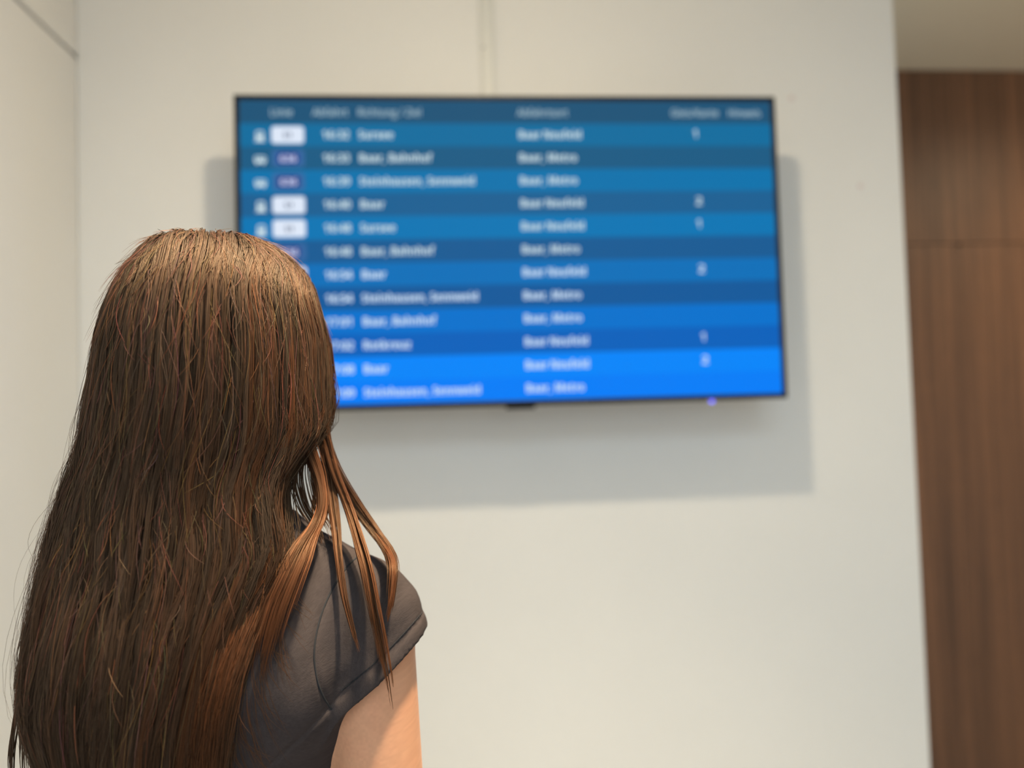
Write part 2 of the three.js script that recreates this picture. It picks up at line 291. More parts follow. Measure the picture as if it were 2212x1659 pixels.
const headSDF = (x, y, z) => {
  const dx = x - HX, dz = z - CZ, lx = dx * ch + dz * sh, lz = -dx * sh + dz * ch, ly = y - HY;
  let d = smin(skull(lx, ly, lz), earS(lx, ly, lz), 0.006);
  for (const s of [-1, 1]) d = -smin(-d, Math.hypot(lx - s * 0.031, ly - 0.008, lz + 0.098) - 0.0125, 0.006);
  d = Math.max(d, -(Math.hypot(Math.max(Math.abs(lx) - 0.018, 0), ly + 0.0565, lz + 0.094) - 0.0016));
  return smin(d, neckUp(x, y, z), 0.02);
};
// hands: palm and five bent fingers each
function handSDF(wr, along, thumbDir, curl) {
  const a = V(...along).normalize(), t = V(...thumbDir), n = V().crossVectors(a, t).normalize(); t.crossVectors(n, a).normalize();
  const w = V(...wr), P = (l, s, o) => w.clone().addScaledVector(a, l).addScaledVector(t, s).addScaledVector(n, o), c2 = (p, q, r1, r2) => cone(p.x, p.y, p.z, q.x, q.y, q.z, r1, r2);
  const palm = blend([c2(P(-0.02, 0, 0), P(0.02, 0, 0), 0.023, 0.02), c2(P(0.025, 0.018, 0), P(0.08, 0.026, 0), 0.013, 0.011), c2(P(0.025, 0.004, 0), P(0.084, 0.008, 0), 0.014, 0.011), c2(P(0.025, -0.01, 0), P(0.08, -0.01, 0), 0.014, 0.011), c2(P(0.025, -0.02, 0), P(0.072, -0.026, 0), 0.012, 0.010)], 0.014);
  const fingers = [];
  [[0.080, 0.027, 0.066], [0.085, 0.009, 0.073], [0.081, -0.01, 0.068], [0.073, -0.027, 0.054]].forEach(([l, s, len]) => {
    let p = P(l, s, 0), ang = curl * 0.5; const ds = [0.45, 0.31, 0.24], rs = [0.0088, 0.0082, 0.0075, 0.0066];
    ds.forEach((f, k) => { const q = p.clone().addScaledVector(a, Math.cos(ang) * len * f).addScaledVector(n, Math.sin(ang) * len * f); fingers.push(c2(p, q, rs[k], rs[k + 1])); p = q; ang += curl; });
  });
  const th = [P(0.022, 0.022, 0.004), P(0.05, 0.044, 0.012), P(0.075, 0.05, 0.018), P(0.095, 0.047, 0.024)];
  const thumb = blend([c2(th[0], th[1], 0.014, 0.011), c2(th[1], th[2], 0.0105, 0.0092), c2(th[2], th[3], 0.0092, 0.0075)], 0.006);
  return { f: (x, y, z) => { let d = palm(x, y, z); for (const g of fingers) d = smin(d, g(x, y, z), 0.004); return smin(d, thumb(x, y, z), 0.006); }, centre: P(0.07, 0.01, 0.01) };
}

// --- surface nets mesher
function surfaceNets(f, lo, hi, cell) {
  const n = [0, 1, 2].map((k) => Math.ceil((hi[k] - lo[k]) / cell) + 1), [nx, ny, nz] = n, val = new Float32Array(nx * ny * nz), id = new Int32Array(nx * ny * nz).fill(-1);
  for (let k = 0, i = 0; k < nz; k++) for (let j = 0; j < ny; j++) for (let q = 0; q < nx; q++, i++) val[i] = f(lo[0] + q * cell, lo[1] + j * cell, lo[2] + k * cell);
  const P = [], I = [], s = [1, nx, nx * ny], edges = [[0, 1], [2, 3], [4, 5], [6, 7], [0, 2], [1, 3], [4, 6], [5, 7], [0, 4], [1, 5], [2, 6], [3, 7]], off = [0, 1, nx, nx + 1, nx * ny, nx * ny + 1, nx * ny + nx, nx * ny + nx + 1];
  for (let k = 0; k < nz - 1; k++) for (let j = 0; j < ny - 1; j++) for (let q = 0; q < nx - 1; q++) {
    const i = q + j * nx + k * nx * ny; let neg = 0;
    for (let c = 0; c < 8; c++) if (val[i + off[c]] < 0) neg++;
    if (!neg || neg === 8) continue;
    let x = 0, y = 0, z = 0, m = 0;
    for (const [a, b] of edges) { const va = val[i + off[a]], vb = val[i + off[b]]; if ((va < 0) === (vb < 0)) continue; const t = va / (va - vb); x += (a & 1) + ((b & 1) - (a & 1)) * t; y += (a >> 1 & 1) + ((b >> 1 & 1) - (a >> 1 & 1)) * t; z += (a >> 2) + ((b >> 2) - (a >> 2)) * t; m++; }
    id[i] = P.length / 3; P.push(lo[0] + (q + x / m) * cell, lo[1] + (j + y / m) * cell, lo[2] + (k + z / m) * cell);
  }
  for (let k = 1; k < nz - 1; k++) for (let j = 1; j < ny - 1; j++) for (let q = 1; q < nx - 1; q++) {
    const i = q + j * nx + k * nx * ny;
    for (let ax = 0; ax < 3; ax++) {
      const a = val[i] < 0, b = val[i + s[ax]] < 0; if (a === b) continue;
      const u = s[(ax + 1) % 3], v = s[(ax + 2) % 3], c = [id[i - u - v], id[i - v], id[i], id[i - u]];
      if (c.some((t) => t < 0)) continue;
      if (a) I.push(c[0], c[1], c[2], c[0], c[2], c[3]); else I.push(c[0], c[2], c[1], c[0], c[3], c[2]);
    }
  }
  const N = new Float32Array(P.length), e = cell * 0.6;
  for (let i = 0; i < P.length; i += 3) {
    const x = P[i], y = P[i + 1], z = P[i + 2], gx = f(x + e, y, z) - f(x - e, y, z), gy = f(x, y + e, z) - f(x, y - e, z), gz = f(x, y, z + e) - f(x, y, z - e), l = Math.hypot(gx, gy, gz) || 1;
    N[i] = gx / l; N[i + 1] = gy / l; N[i + 2] = gz / l;
  }
  const g = new THREE.BufferGeometry();
  g.setAttribute('position', new THREE.BufferAttribute(new Float32Array(P), 3)); g.setAttribute('normal', new THREE.BufferAttribute(N, 3)); g.setIndex(I);
  const uv = new Float32Array(P.length / 3 * 2); // slanting projection without breaks
  for (let i = 0, k = 0; i < P.length; i += 3) { uv[k++] = P[i] + 0.6 * P[i + 2]; uv[k++] = P[i + 1] + 0.25 * P[i + 2]; }
  return g.setAttribute('uv', new THREE.BufferAttribute(uv, 2));
}

// --- the shirt: the torso a little fuller, sleeves cut off along a slanting hem, folds and an armhole seam
const tracePx = (f, px, py) => { const d = dirOf(px, py).normalize(); let t = 0.4; for (let i = 0; i < 160; i++) { const p = camera.position.clone().addScaledVector(d, t), s = f(p.x, p.y, p.z); if (s < 0.0003) return p; t += Math.min(s, 0.02) * 0.8; if (t > 1.4) break; } return null; };
const hemA = at(722, 1532, -0.68), hemB = at(931, 1347, -0.69), hemN = V(hemB.y - hemA.y, -(hemB.x - hemA.x), 0).normalize();
const sleeveR = cone(...J.shR, J.shR[0] + 0.012, J.shR[1] - 0.11, J.shR[2] + 0.002, 0.0445, 0.047);
const sleeveL = cone(...J.shL, J.elL[0] - 0.003, J.elL[1] + 0.12, J.elL[2] - 0.0, 0.047, 0.05);
const shirtBase = (x, y, z) => {
  const hemD = (x - hemA.x) * hemN.x + (y - hemA.y) * hemN.y;
  const flare = 0.009 * sstep(-0.055, 0.004, hemD);
  let s = Math.max(sleeveR(x, y, z) - flare, hemD);
  const hemL = (x + 0.242) * -0.625 + (y - 1.2) * -0.777;
  const sl = Math.max(sleeveL(x, y, z), hemL);
  let d = torsoSDF(x, y, z) - 0.0065;
  d = Math.max(d, -(y - 0.9), y - 1.392);
  d = smin(d, s, 0.012); d = smin(d, sl, 0.012);
  const neckHole = Math.hypot((x + 0.204) / 1.05, (z + 0.715) / 1.0) - 0.058;
  return y > 1.33 ? Math.max(d, -Math.max(neckHole, -(y - 1.374 - 0.05 * (z + 0.70)))) : d;
};
const foldNoise = (x, y, z) => {
  // soft folds that run from the armpit up along the sleeve, and a few broad ones across the back
  const u = (x * 0.777 + y * 0.625), v = (x * 0.625 - y * 0.777);
  const sleeve = sstep(-0.135, -0.10, x);
  const a = noise.noise(u * 8 + 3.1, v * 42, z * 8) * 0.0034 * sleeve;
  const b = noise.noise(x * 10 + 7.7, y * 15 + x * 14, z * 8) * 0.0018;
  return a + b;
};
const seamPx = [[776, 1200], [752, 1222], [724, 1262], [702, 1306], [687, 1352], [679, 1400], [680, 1440], [688, 1480], [702, 1512], [716, 1532]];
const seamPts = new THREE.CatmullRomCurve3(seamPx.map(([px, py]) => tracePx(shirtBase, px, py) || at(px, py, -0.66))).getPoints(60);
const shirtSDF = (x, y, z) => {
  let d = shirtBase(x, y, z);
  if (d > 0.03 || d < -0.03) return d;
  d += foldNoise(x, y, z);
  if (x > -0.15 && y > 1.18 && z > -0.72) {
    let m = 1; for (const p of seamPts) { const e = (x - p.x) ** 2 + (y - p.y) ** 2 + (z - p.z) ** 2; if (e < m) m = e; }
    d += 0.0012 * Math.exp(-m / (0.003 ** 2)) - 0.0005 * Math.exp(-m / (0.008 ** 2));
    const hemD = (x - hemA.x) * hemN.x + (y - hemA.y) * hemN.y, k = hemD + 0.0125;
    if (hemD > -0.04) d += 0.0009 * Math.exp(-(k * k) / (0.0022 ** 2)) - 0.0006 * sstep(-0.013, -0.010, hemD);
  }
  return d;
};
const base = V(-0.205, 0, -0.70);
const person = tag(group('person', base.clone()), 'person with long brown hair and dark short-sleeved shirt standing before the departure screen', 'person');
const local = (g) => g.translate(-base.x, -base.y, -base.z);
const knit = dataTex(512, 512, (u, v, x, y) => { const n = 0.5 * tileNoise(u, v, 256, 170, 21) + 0.25 * ((x + (y >> 1)) % 3 === 0 ? 1 : 0.3) + 0.25 * tileNoise(u, v, 60, 60, 22); return [n, n, n]; });
knit.repeat.set(9, 9);
const heather = dataTex(512, 512, (u, v) => { const n = 0.72 + 0.28 * (0.6 * tileNoise(u, v, 220, 90, 23) + 0.4 * tileNoise(u, v, 24, 24, 24)); return [n, n, n]; });
heather.repeat.set(6, 6);
const skinTone = dataTex(512, 512, (u, v) => { const n = 0.90 + 0.1 * tileNoise(u, v, 120, 120, 31), m = 0.94 + 0.06 * tileNoise(u, v, 14, 14, 32), r = 0.95 + 0.05 * tileNoise(u, v, 30, 30, 33); return [n * m, n * m * r, n * m * r]; });
skinTone.repeat.set(4, 4);
M.skin = mat({ color: lin(0.64, 0.32, 0.185), map: skinTone, roughness: 0.52, specularIntensity: 0.6, sheen: 0.15, sheenColor: lin(1, 0.7, 0.55), sheenRoughness: 0.5 });
M.shirt = mat({ color: lin(0.054, 0.042, 0.041), map: heather, roughness: 0.95, specularIntensity: 0.15, bumpMap: knit, bumpScale: 0.00018, sheen: 0.12, sheenColor: lin(0.30, 0.26, 0.26), sheenRoughness: 0.45 });
M.threadAndSeamShade = mat({ color: lin(0.008, 0.008, 0.011), roughness: 0.9 });
M.trousers = mat({ color: lin(0.03, 0.035, 0.05), roughness: 0.9, bumpMap: knit, bumpScale: 0.0004 });
M.shoe = mat({ color: lin(0.6, 0.6, 0.58), roughness: 0.6 });
M.sole = mat({ color: lin(0.8, 0.8, 0.78), roughness: 0.7 });
M.eye = mat({ color: lin(0.75, 0.74, 0.72), roughness: 0.15 });
M.iris = mat({ color: lin(0.08, 0.05, 0.03), roughness: 0.15 });
{
  const hR = handSDF(J.wrR, [0.02, -1, -0.2], [-0.2, 0, -1], 0.32), hL = handSDF(J.wrL, [1, -0.15, -0.5], [0, 1, -0.3], 0.35);
  const around = (c, r) => [[c.x - r, c.y - r, c.z - r], [c.x + r, c.y + r, c.z + r]];
  const bodyG = surfaceNets(bodySDF, [-0.42, -0.005, -1.0], [0.0, 1.44, -0.58], 0.0075);
  const armG = surfaceNets((x, y, z) => Math.max(bodySDF(x, y, z) - 0.0004, y - 1.33, -(y - 1.02), -(x + 0.135)), [-0.14, 1.01, -0.76], [-0.01, 1.34, -0.62], 0.003);
  const headG = surfaceNets(headSDF, [-0.31, 1.37, -0.83], [-0.1, 1.645, -0.58], 0.0035);
  const body = mesh('body', local(mergeGeometries([bodyG, armG, headG, surfaceNets(hR.f, ...around(hR.centre, 0.115), 0.0035), surfaceNets(hL.f, ...around(hL.centre, 0.115), 0.0035)])), M.skin, person);
  for (const s of [-1, 1]) {
    const lx = s * 0.031, lz = -0.0775, p = V(HX + lx * ch - lz * sh, HY + 0.008, CZ + lx * sh + lz * ch);
    const eye = mesh('eye', local(new THREE.SphereGeometry(0.0108, 20, 16).translate(p.x, p.y, p.z)), M.eye, body);
    mesh('iris', local(new THREE.SphereGeometry(0.0058, 16, 12).scale(1, 1, 0.4).translate(p.x + sh * 0.0098, p.y + 0.001, p.z - ch * 0.0098)), M.iris, eye);
  }
  const shirtG = surfaceNets(shirtSDF, [-0.40, 0.88, -0.86], [-0.005, 1.41, -0.585], 0.0032);
  const shirt = tag(mesh('shirt', local(shirtG), M.shirt, person), 'dark charcoal short-sleeved shirt');
  mesh('armhole_seam_shade', local(new THREE.TubeGeometry(new THREE.CatmullRomCurve3(seamPts.filter((_, i) => i % 3 === 0).map((p) => { const q = pixelOf(p); return tracePx(shirtSDF, q[0], q[1]) || p; })), 120, 0.0009, 6)), M.threadAndSeamShade, shirt);  // near-black tube stands in for the shade in the seam groove
  // stitches along the sleeve hem
  const st = [];
  for (let i = 0; i < 62; i++) {
    const t = (i + 0.5) / 62, px = lerp(738, 912, t), py = lerp(1492, 1324, t) + 10 * Math.sin(t * Math.PI), a = tracePx(shirtSDF, px - 1, py + 1), b = tracePx(shirtSDF, px + 0.8, py - 2.2);
    if (a && b && a.distanceTo(b) < 0.01) st.push(new THREE.TubeGeometry(new THREE.LineCurve3(a, b), 1, 0.00055, 5));
  }
  tag(mesh('hem_stitching', local(mergeGeometries(st)), M.threadAndSeamShade, shirt), 'dark stitching along the sleeve hem', null, { kind: 'stuff' });
  const hips = blend(torso.slice(-2), 0.03);
  const trousers = (x, y, z) => Math.max(smin(hips(x, y, z), legSDF(x, y, z), 0.03) - 0.012 - 0.008 * sstep(0.6, 0.1, y), y - 0.98, -(y - 0.09));
  mesh('trousers', local(surfaceNets(trousers, [-0.42, 0.07, -0.84], [0.01, 1.0, -0.56], 0.009)), M.trousers, person);
  for (const s of ['R', 'L']) {
    const a = J['an' + s], o = s === 'R' ? 0.012 : -0.012;
    const up = blend([cone(a[0], 0.055, a[2] + 0.025, a[0] + o, 0.045, a[2] - 0.13, 0.043, 0.038), cone(a[0], 0.06, a[2], a[0], 0.11, a[2], 0.045, 0.043)], 0.02);
    const shoe = mesh('shoe', local(surfaceNets((x, y, z) => Math.max(up(x, y, z), -(y - 0.022)), [a[0] - 0.08, 0.0, a[2] - 0.2], [a[0] + 0.08, 0.17, a[2] + 0.1], 0.006)), M.shoe, person);
    mesh('sole', local(surfaceNets((x, y, z) => Math.max(cone(a[0], 0.03, a[2] + 0.025, a[0] + o, 0.03, a[2] - 0.13, 0.048, 0.044)(x, y, z), y - 0.025, -y), [a[0] - 0.08, -0.02, a[2] - 0.2], [a[0] + 0.08, 0.05, a[2] + 0.1], 0.006)), M.sole, shoe);
  }
}

// ---------------------------------------------------------------- hair
// Levels of the hanging hair from the crown down: photo row, left and right outline in that row, how far the back stands out, flatness of the back, middle z
const LV = [
  [519.5, 404, 412, 0.002, 1.0, CZ + 0.012], [521, 372, 520, 0.028, 1.0, CZ + 0.01], [527, 352, 556, 0.045, 1.0, CZ + 0.008], [538, 336, 584, 0.060, 1.0, CZ + 0.006], [555, 317, 610, 0.074, 1.0, CZ + 0.004],
  [580, 294, 642, 0.087, 0.98, CZ], [608, 272, 664, 0.097, 0.96, CZ], [645, 251, 677, 0.105, 0.94, CZ], [690, 233, 688, 0.111, 0.92, CZ], [740, 219, 699, 0.115, 0.9, CZ], [800, 208, 703, 0.117, 0.88, CZ],
  [865, 200, 706, 0.117, 0.86, CZ], [930, 192, 702, 0.115, 0.82, CZ], [985, 180, 668, 0.113, 0.78, CZ], [1035, 166, 636, 0.112, 0.74, CZ], [1090, 146, 632, 0.110, 0.7, CZ + 0.004], [1150, 124, 642, 0.106, 0.66, CZ + 0.01],
  [1200, 110, 634, 0.104, 0.62, CZ + 0.014], [1255, 94, 618, 0.104, 0.6, CZ + 0.016], [1320, 76, 598, 0.106, 0.58, CZ + 0.018], [1400, 62, 578, 0.106, 0.56, CZ + 0.02], [1480, 66, 562, 0.104, 0.56, CZ + 0.02], [1560, 104, 550, 0.102, 0.56, CZ + 0.02], [1659, 116, 540, 0.100, 0.56, CZ + 0.02],
  [1770, 112, 532, 0.098, 0.56, CZ + 0.02], [1900, 118, 516, 0.096, 0.56, CZ + 0.02],
].map(([py, L, R, b, flat, cz]) => ({ py, L, R, b, flat, cz, s0: lerp(1, 0.74, sstep(860, 1090, py)), fr: py < 866 ? 0.5 : clamp((lerp(453, 328, Math.min(1, (py - 865) / 700)) - L) / (R - L), 0.3, 0.7), y: at((L + R) / 2, py, cz).y, xl: at(L, py, cz).x, xr: at(R, py, cz).x }));
function section(l, psi, most = 1) { // point of a level at the angle psi (0 = straight back, negative = left)
  const c = Math.cos(psi), s = Math.sin(psi), cx = lerp(l.xl, l.xr, l.fr), a = s >= 0 ? l.xr - cx : cx - l.xl;
  const zz = c >= 0 ? l.b * Math.pow(c, l.flat) : -0.8 * l.b * Math.pow(-c, 1.0);
  return V(cx + a * (s >= 0 ? Math.min(s / l.s0, lerp(1, most, clamp((1 - l.s0) / 0.26, 0, 1))) : s), l.y, l.cz + zz);
}
for (const l of LV) for (let it = 0; it < 6; it++) { // widen or narrow each level until its outline falls on the rows' outline
  let lo = 1e9, hi = -1e9; for (let d = -100; d <= 100; d += 4) { const x = pixelOf(section(l, d * D2R))[0]; lo = Math.min(lo, x); hi = Math.max(hi, x); }
  l.xl += (l.L - lo) * 0.7 / F * 0.85; l.xr += (l.R - hi) * 0.7 / F * 0.85;
}
const KEYS = ['y', 'xl', 'xr', 'b', 'flat', 'cz', 'fr', 's0'];
function level(t) { // smooth in-between level, t in level numbers
  const n = LV.length, i = clamp(Math.floor(t), 0, n - 2), f = clamp(t - i, 0, 1), o = {};
  const p0 = LV[Math.max(i - 1, 0)], p1 = LV[i], p2 = LV[i + 1], p3 = LV[Math.min(i + 2, n - 1)];
  for (const k of KEYS) { const a = p1[k], b = p2[k], m0 = (b - p0[k]) / 2, m1 = (p3[k] - a) / 2, f2 = f * f, f3 = f2 * f; o[k] = (2 * f3 - 3 * f2 + 1) * a + (f3 - 2 * f2 + f) * m0 + (-2 * f3 + 3 * f2) * b + (f3 - f2) * m1; }
  o.b = Math.max(o.b, 0.001); o.flat = clamp(o.flat, 0.3, 1);
  return o;
}
const T_SIDE = 6, T_NECK = 14, T_END = LV.length - 1;
const PSI = 176, narrow = (t) => t < T_SIDE + 1.5 ? lerp(1, 100 / PSI, sstep(1.6, T_SIDE + 1.5, t)) : lerp(100 / PSI, 84 / PSI, sstep(T_SIDE + 3, T_NECK + 2, t));
const clothes = (x, y, z) => Math.min(shirtBase(x, y, z), y > 1.36 ? headSDF(x, y, z) : 1);
function clearOf(p, gap) { // hair lies on the clothes: move back until it clears them
  if (p.y > 1.45) return p;
  for (let i = 0; i < 12; i++) { const d = clothes(p.x, p.y, p.z); if (d >= gap) break; p.z += Math.max((gap - d) * 0.9, 0.0008); }
  return p;
}
function hairPoint(t, psi, depth, dx = 0, gap = 0.004, most = 1) {
  const l = level(t), q = section(l, psi, most), cx = (l.xl + l.xr) / 2, out = V((q.x - cx) / Math.max(0.02, (l.xr - l.xl) / 2) ** 1.0, t < 5 ? 1.1 * (1 - t / 5) + 0.25 : 0.12, (q.z - l.cz) / Math.max(0.02, l.b)).normalize();
  q.addScaledVector(out, depth); q.x += dx;
  clearOf(q, gap);
  return { p: q, out };
}
// strands: a low ridge of two faces each, thick in the middle and tapering to the tip
class Strands {
  constructor() { this.P = []; this.N = []; this.C = []; this.I = []; this.n = 0; }
  add(pts, outs, r, colour, r0 = 0.8, r1 = 0.12) {
    const m = pts.length, s = V(), tan = V(), nrm = V(), v = V();
    for (let i = 0; i < m; i++) {
      tan.subVectors(pts[Math.min(i + 1, m - 1)], pts[Math.max(i - 1, 0)]).normalize();
      s.crossVectors(tan, outs[i]).normalize(); nrm.crossVectors(s, tan).normalize();
      const f = i / (m - 1), w = r * (f < 0.12 ? lerp(r0, 1, f / 0.12) : f > 0.7 ? lerp(1, r1, (f - 0.7) / 0.3) : 1), c = colour(f);
      for (let k = -1; k <= 1; k++) {
        v.copy(pts[i]).addScaledVector(s, k * w).addScaledVector(nrm, k === 0 ? w * 0.9 : 0);
        this.P.push(v.x - base.x, v.y - base.y, v.z - base.z);
        v.copy(nrm).multiplyScalar(k === 0 ? 1 : 0.55).addScaledVector(s, k).normalize(); this.N.push(v.x, v.y, v.z);
        this.C.push(c[0], c[1], c[2]);
      }
      if (i) { const a = this.n + (i - 1) * 3, b = a + 3; this.I.push(a, a + 1, b, a + 1, b + 1, b, a + 1, a + 2, b + 1, a + 2, b + 2, b + 1); }
    }
    this.n += m * 3;
  }
  geometry() {
    const g = new THREE.BufferGeometry();
    g.setAttribute('position', new THREE.BufferAttribute(new Float32Array(this.P), 3)); g.setAttribute('normal', new THREE.BufferAttribute(new Float32Array(this.N), 3)); g.setAttribute('color', new THREE.BufferAttribute(new Float32Array(this.C), 3)); g.setIndex(new THREE.BufferAttribute(new Uint32Array(this.I), 1));
    return g;
  }
}
M.hair = mat({ color: lin(1, 1, 1), vertexColors: true, roughness: 0.5, ior: 1.5, specularIntensity: 0.8, specularColor: lin(1, 0.63, 0.37) });
const BROWN = [0.034, 0.0205, 0.0138];
function tone(warm) { const k = 0.62 + 0.62 * rnd() * rnd() + 0.28 * rnd(), g = rnd() < 0.06 ? 1.7 : 1; return [BROWN[0] * k * g * (1 + 0.5 * warm), BROWN[1] * k * g * (1 - 0.08 * warm), BROWN[2] * k * g * (1 - 0.36 * warm)]; }

M.hairBase = mat({ color: lin(...BROWN), roughness: 0.6, specularIntensity: 0.5 });
// inner mass under the strands
const massG = (() => {
  const nt = 70, np = 56, P = [], I = [];
  for (let i = 0; i <= nt; i++) for (let j = 0; j <= np; j++) {
    const t = i / nt * (T_END - 0.6), psi = lerp(-PSI, PSI, j / np) * D2R * narrow(t), edge = Math.abs(j / np - 0.5) * 2, inset = lerp(0.010, 0.012, sstep(0, 5, t)) + 0.02 * sstep(0.75, 1, edge) * sstep(9, 16, t);
    const { p } = hairPoint(t, psi * lerp(1, 0.86, sstep(9, 16, t)), -Math.min(inset, level(t).b * 0.5 + 0.002), 0, 0.001); P.push(p.x - base.x, p.y, p.z - base.z);
  }
  for (let i = 0; i < nt; i++) for (let j = 0; j < np; j++) { const a = i * (np + 1) + j, b = a + np + 1; I.push(a, b, a + 1, a + 1, b, b + 1); /* rows run down, columns left to right */ }
  const g = new THREE.BufferGeometry(); g.setAttribute('position', new THREE.BufferAttribute(new Float32Array(P), 3)); g.setIndex(I); g.computeVertexNormals(); return g;
})();
const hair = tag(mesh('hair', massG, M.hairBase, person), 'long straight brown hair falling down the back');
{
  const S = new Strands(), clumps = [];
  for (let i = 0; i < 330; i++) clumps.push({ psi: lerp(-PSI, PSI, (i + rnd()) / 330), depth: -0.013 * Math.pow(rnd(), 1.4) + 0.003, a1: (rnd() - 0.5) * 0.006, f1: 0.35 + 0.5 * rnd(), p1: rnd() * 6.28, a2: (rnd() - 0.5) * 0.005, f2: 0.9 + 0.9 * rnd(), p2: rnd() * 6.28, end: T_END - 2.2 * rnd() * rnd(), k: 0.5 + 1.0 * rnd() * rnd() + 0.25 * rnd(), tight: 0.15 + 0.5 * rnd(), warm: rnd() });
  clumps.sort((a, b) => a.psi - b.psi);
  const N = 17500;
  for (let i = 0; i < N; i++) {
    const psi0 = lerp(-PSI, PSI, rnd()), ci = clamp(Math.round((psi0 + PSI) / (2 * PSI) * 330 + gauss() * 1.2), 0, 329), c = clumps[ci];
    const t0 = rnd() < 0.55 ? 0.15 + 2.5 * rnd() : 1 + 6.5 * rnd(), t1 = c.end - 1.2 * rnd() * rnd(), depth = c.depth - 0.006 * rnd() * rnd() + 0.0025 * rnd(), jit = gauss() * 0.0035, jp = rnd() * 6.28, jf = 0.4 + rnd() * 1.2;
    const warm = clamp(c.warm * c.warm * (0.5 + 1.0 * sstep(-20, 80, psi0)), 0, 1.7), col = tone(warm).map((x) => x * c.k);  // redder towards the right: warm backlight through the hair put into the colour
    const most = 1 - 0.3 * rnd() * rnd(), pts = [], outs = [], n = 24, gap = 0.003 + 0.012 * rnd() * (0.5 + c.warm), edge = Math.abs(psi0) > 112 ? gauss() * 0.005 : 0, lim = (t) => 1 - 0.12 * (psi0 > 0 ? 1 : 0.3) * sstep(15, 19, t);
    for (let k = 0; k < n; k++) {
      const f = k / (n - 1), t = lerp(t0, t1, f), cl = c.tight * sstep(4, 18, t), psi = lerp(psi0, c.psi, cl) * narrow(t) * D2R, low = sstep(5, 15, t);
      const root = -0.007 * (1 - sstep(0, 0.09, f));
      const dx = low * (c.a1 * Math.sin(c.f1 * t + c.p1) + c.a2 * Math.sin(c.f2 * t + c.p2) + jit * Math.sin(jf * t + jp));
      const { p, out } = hairPoint(t, psi * lim(t), depth + root + low * 0.003 * Math.sin(c.f1 * 1.3 * t + c.p2), dx + edge * low, gap, most);
      pts.push(p); outs.push(out);
    }
    S.add(pts, outs, 0.00030 + 0.00018 * rnd(), () => col);
  }
  tag(mesh('strands', S.geometry(), M.hair, hair), 'fine brown strands combed down from the crown', null, { kind: 'stuff' });
}
// --- separate locks over the right shoulder and loose single hairs
function lock(path, count, widths, thick, warm, bright, name = 'lock') {  // warm, bright: orange lamp light put into the strand colour
  const curve = new THREE.CatmullRomCurve3(path.map(([px, py, z]) => at(px, py, z)), false, 'centripetal'), S = new Strands(), subs = [];
  for (let i = 0; i < 9; i++) subs.push([gauss() * 0.6, gauss() * 0.7, 1 - 0.42 * rnd() * rnd(), 0.55 + 0.9 * rnd(), rnd() * 6.28, 0.002 * gauss()]);
  for (let i = 0; i < count; i++) {
    const sub = subs[Math.floor(rnd() * subs.length)], u = sub[0] + gauss() * 0.16, v = sub[1] + gauss() * 0.2, t0 = 0.12 * rnd(), t1 = sub[2] - 0.18 * rnd() * rnd(), col = tone(warm).map((x) => x * 0.85 * bright * sub[3]), jp = rnd() * 6.28, ja = 0.0016 * gauss(), n = 22, pts = [], outs = [];
    for (let k = 0; k < n; k++) {
      const t = lerp(t0, t1, k / (n - 1)), p = curve.getPoint(t), wi = t * (widths.length - 1), a = Math.floor(Math.min(wi, widths.length - 2)), w = lerp(widths[a], widths[a + 1], wi - a) * 0.7 / F;
      p.addScaledVector(rgt0, u * w + ja * Math.sin(5 * t + jp) + sub[5] * Math.sin(4 * t + sub[4])); p.z += v * thick;
      const d = clothes(p.x, p.y, p.z), gap = 0.0015 + 0.0012 * (v + 1); if (d < gap && p.y < 1.42) clearOf(p, gap);
      pts.push(p); outs.push(V(u * 0.8, 0.15, 1).normalize());
    }
    S.add(pts, outs, 0.00034 + 0.00016 * rnd(), () => col);
  }
  return tag(mesh(name, S.geometry(), M.hair, hair), 'loose lock over the right shoulder, coppery from lamp light put into its colour');
}
// the front lock that falls over the shoulder, and its loose ends
lock([[690, 800, -0.70], [697, 880, -0.70], [704, 950, -0.70], [726, 1015, -0.70], [764, 1080, -0.70], [806, 1140, -0.69], [838, 1186, -0.67], [850, 1225, -0.645], [848, 1275, -0.635], [842, 1330, -0.63]], 220, [30, 26, 24, 26, 22, 18, 16, 14, 8], 0.006, 0.9, 1.0);
lock([[806, 1140, -0.69], [835, 1182, -0.67], [850, 1225, -0.64], [847, 1285, -0.63], [838, 1345, -0.625]], 70, [14, 12, 15, 10, 4], 0.003, 1.5, 1.35);
lock([[698, 930, -0.70], [720, 1015, -0.69], [750, 1092, -0.68], [772, 1160, -0.66], [792, 1230, -0.64], [806, 1300, -0.63], [824, 1390, -0.625], [836, 1460, -0.62], [848, 1540, -0.62]], 150, [16, 16, 18, 22, 20, 16, 12, 6], 0.004, 1.4, 1.3);
lock([[700, 960, -0.695], [714, 1050, -0.69], [724, 1130, -0.67], [731, 1200, -0.65], [742, 1280, -0.635], [762, 1360, -0.625], [776, 1410, -0.62]], 45, [20, 18, 14, 10, 7, 4], 0.003, 1.2, 1.15);
// the lock that swings back over the shoulder
lock([[640, 880, -0.68], [666, 960, -0.675], [690, 1030, -0.67], [696, 1085, -0.66], [686, 1125, -0.65], [662, 1170, -0.625], [634, 1235, -0.605], [604, 1310, -0.595], [578, 1400, -0.59], [560, 1490, -0.588]], 230, [34, 30, 18, 16, 24, 44, 54, 50, 40], 0.006, 1.35, 1.2);
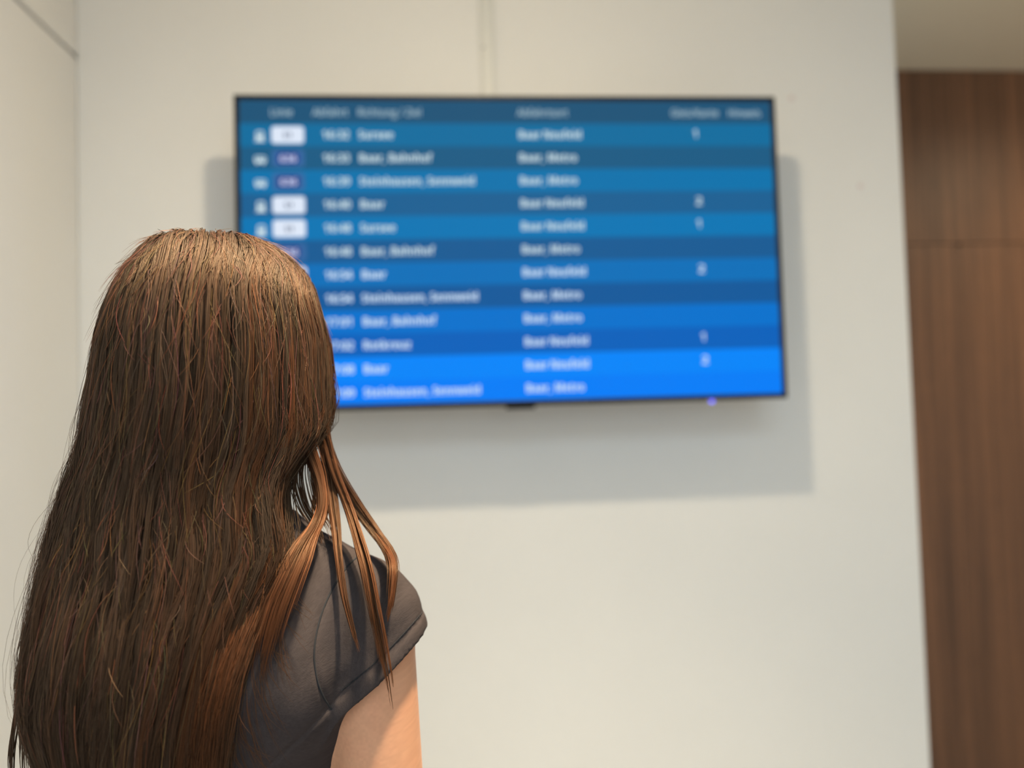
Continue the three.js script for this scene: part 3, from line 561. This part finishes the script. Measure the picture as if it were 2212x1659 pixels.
// see-through ends beside the left arm
for (const [p, n, w] of [[[[66, 1400, -0.67], [52, 1480, -0.67], [34, 1550, -0.67], [24, 1620, -0.67], [22, 1680, -0.67], [30, 1780, -0.67]], 24, [10, 12, 14, 12, 10]], [[[78, 1420, -0.665], [62, 1500, -0.665], [54, 1570, -0.665], [50, 1640, -0.665], [58, 1770, -0.665]], 24, [16, 12, 12, 10]], [[[100, 1430, -0.66], [88, 1510, -0.66], [78, 1580, -0.66], [74, 1650, -0.66], [80, 1770, -0.66]], 30, [20, 16, 12, 14]], [[[120, 1440, -0.655], [108, 1520, -0.655], [98, 1600, -0.655], [96, 1680, -0.655], [100, 1770, -0.655]], 30, [24, 18, 14, 14]]])
  tag(lock(p, n, w, 0.005, 0.3, 0.95), 'thin brown lock hanging beside the left arm');
// thin hairs across the gap beside the neck
lock([[655, 965, -0.68], [648, 1030, -0.68], [662, 1090, -0.675], [690, 1140, -0.67], [700, 1180, -0.65]], 38, [30, 50, 46, 40], 0.01, 0.9, 1.0, 'loose_hairs');
lock([[690, 985, -0.70], [708, 1040, -0.70], [702, 1100, -0.69], [690, 1150, -0.67]], 40, [40, 54, 50, 30], 0.01, 0.9, 1.0, 'loose_hairs');
{
  const S = new Strands();
  // wisps standing off the left outline, coloured paler for the light they catch
  for (let i = 0; i < 800; i++) {
    const t0 = 10 + 4 * rnd(), t1 = Math.min(T_END - 0.5, t0 + 2.5 + 7 * rnd()), amp = (0.002 + 0.016 * rnd() * rnd()), pk = 0.35 + 0.4 * rnd(), n = 16, pts = [], outs = [], col = tone(0.5).map((x) => x * 1.3), w = gauss() * 0.003, ph = rnd() * 6.28, psi = -(84 - 26 * rnd() * rnd());
    for (let k = 0; k < n; k++) { const f = k / (n - 1), t = lerp(t0, t1, f), a = amp * Math.pow(Math.sin(Math.PI * Math.pow(f, Math.log(0.5) / Math.log(pk))), 1.0) + amp * 0.35 * f; const { p, out } = hairPoint(t, psi * D2R, 0.001 + a, w * Math.sin(4 * f + ph)); pts.push(p); outs.push(out); }
    S.add(pts, outs, 0.00013 + 0.00008 * rnd(), () => col, 0.5, 0.3);
  }
  // stray hairs crossing the surface, lit look put into their paler colour
  for (let i = 0; i < 1250; i++) {
    const psi0 = lerp(-85, 85, rnd()), t0 = 2 + 18 * rnd(), len = 0.8 + 3 * rnd(), slant = gauss() * 12, n = 9, pts = [], outs = [], col = tone(rnd()).map((x) => x * (1.5 + 1.6 * rnd())), bow = gauss() * 5, lift = 0.002 + 0.007 * rnd();
    for (let k = 0; k < n; k++) { const f = k / (n - 1), { p, out } = hairPoint(Math.min(T_END - 0.3, t0 + len * f), (psi0 + slant * f + bow * Math.sin(f * 3.14)) * D2R * (t0 > 9 ? 0.95 : 1), 0.003 + lift * f); pts.push(p); outs.push(out); }
    S.add(pts, outs, 0.00014 + 0.00008 * rnd(), () => col, 0.6, 0.3);
  }
  // loose ends over the shirt beside the main mass
  for (let i = 0; i < 70; i++) {
    const py = 1180 + 420 * rnd(), k0 = level(T_NECK + 1 + 8 * (py - 1150) / 500), x0 = lerp(640, 545, (py - 1180) / 420) - 14 - 20 * rnd(), len = 60 + 150 * rnd(), dxp = 10 + 70 * rnd(), n = 10, pts = [], outs = [], col = tone(0.8).map((x) => x * 0.9), bend = gauss() * 16;
    for (let k = 0; k < n; k++) { const f = k / (n - 1), p = at(x0 + dxp * f * f + bend * Math.sin(3.14 * f), py + len * f, -0.605); clearOf(p, 0.003 + 0.004 * f); pts.push(p); outs.push(V(0, 0.1, 1)); }
    S.add(pts, outs, 0.00013 + 0.00008 * rnd(), () => col, 0.6, 0.3);
  }
  tag(mesh('flyaway_hairs', S.geometry(), M.hair, hair), 'single stray hairs standing off the outline', null, { kind: 'stuff' });
}

renderer.render(scene, camera);
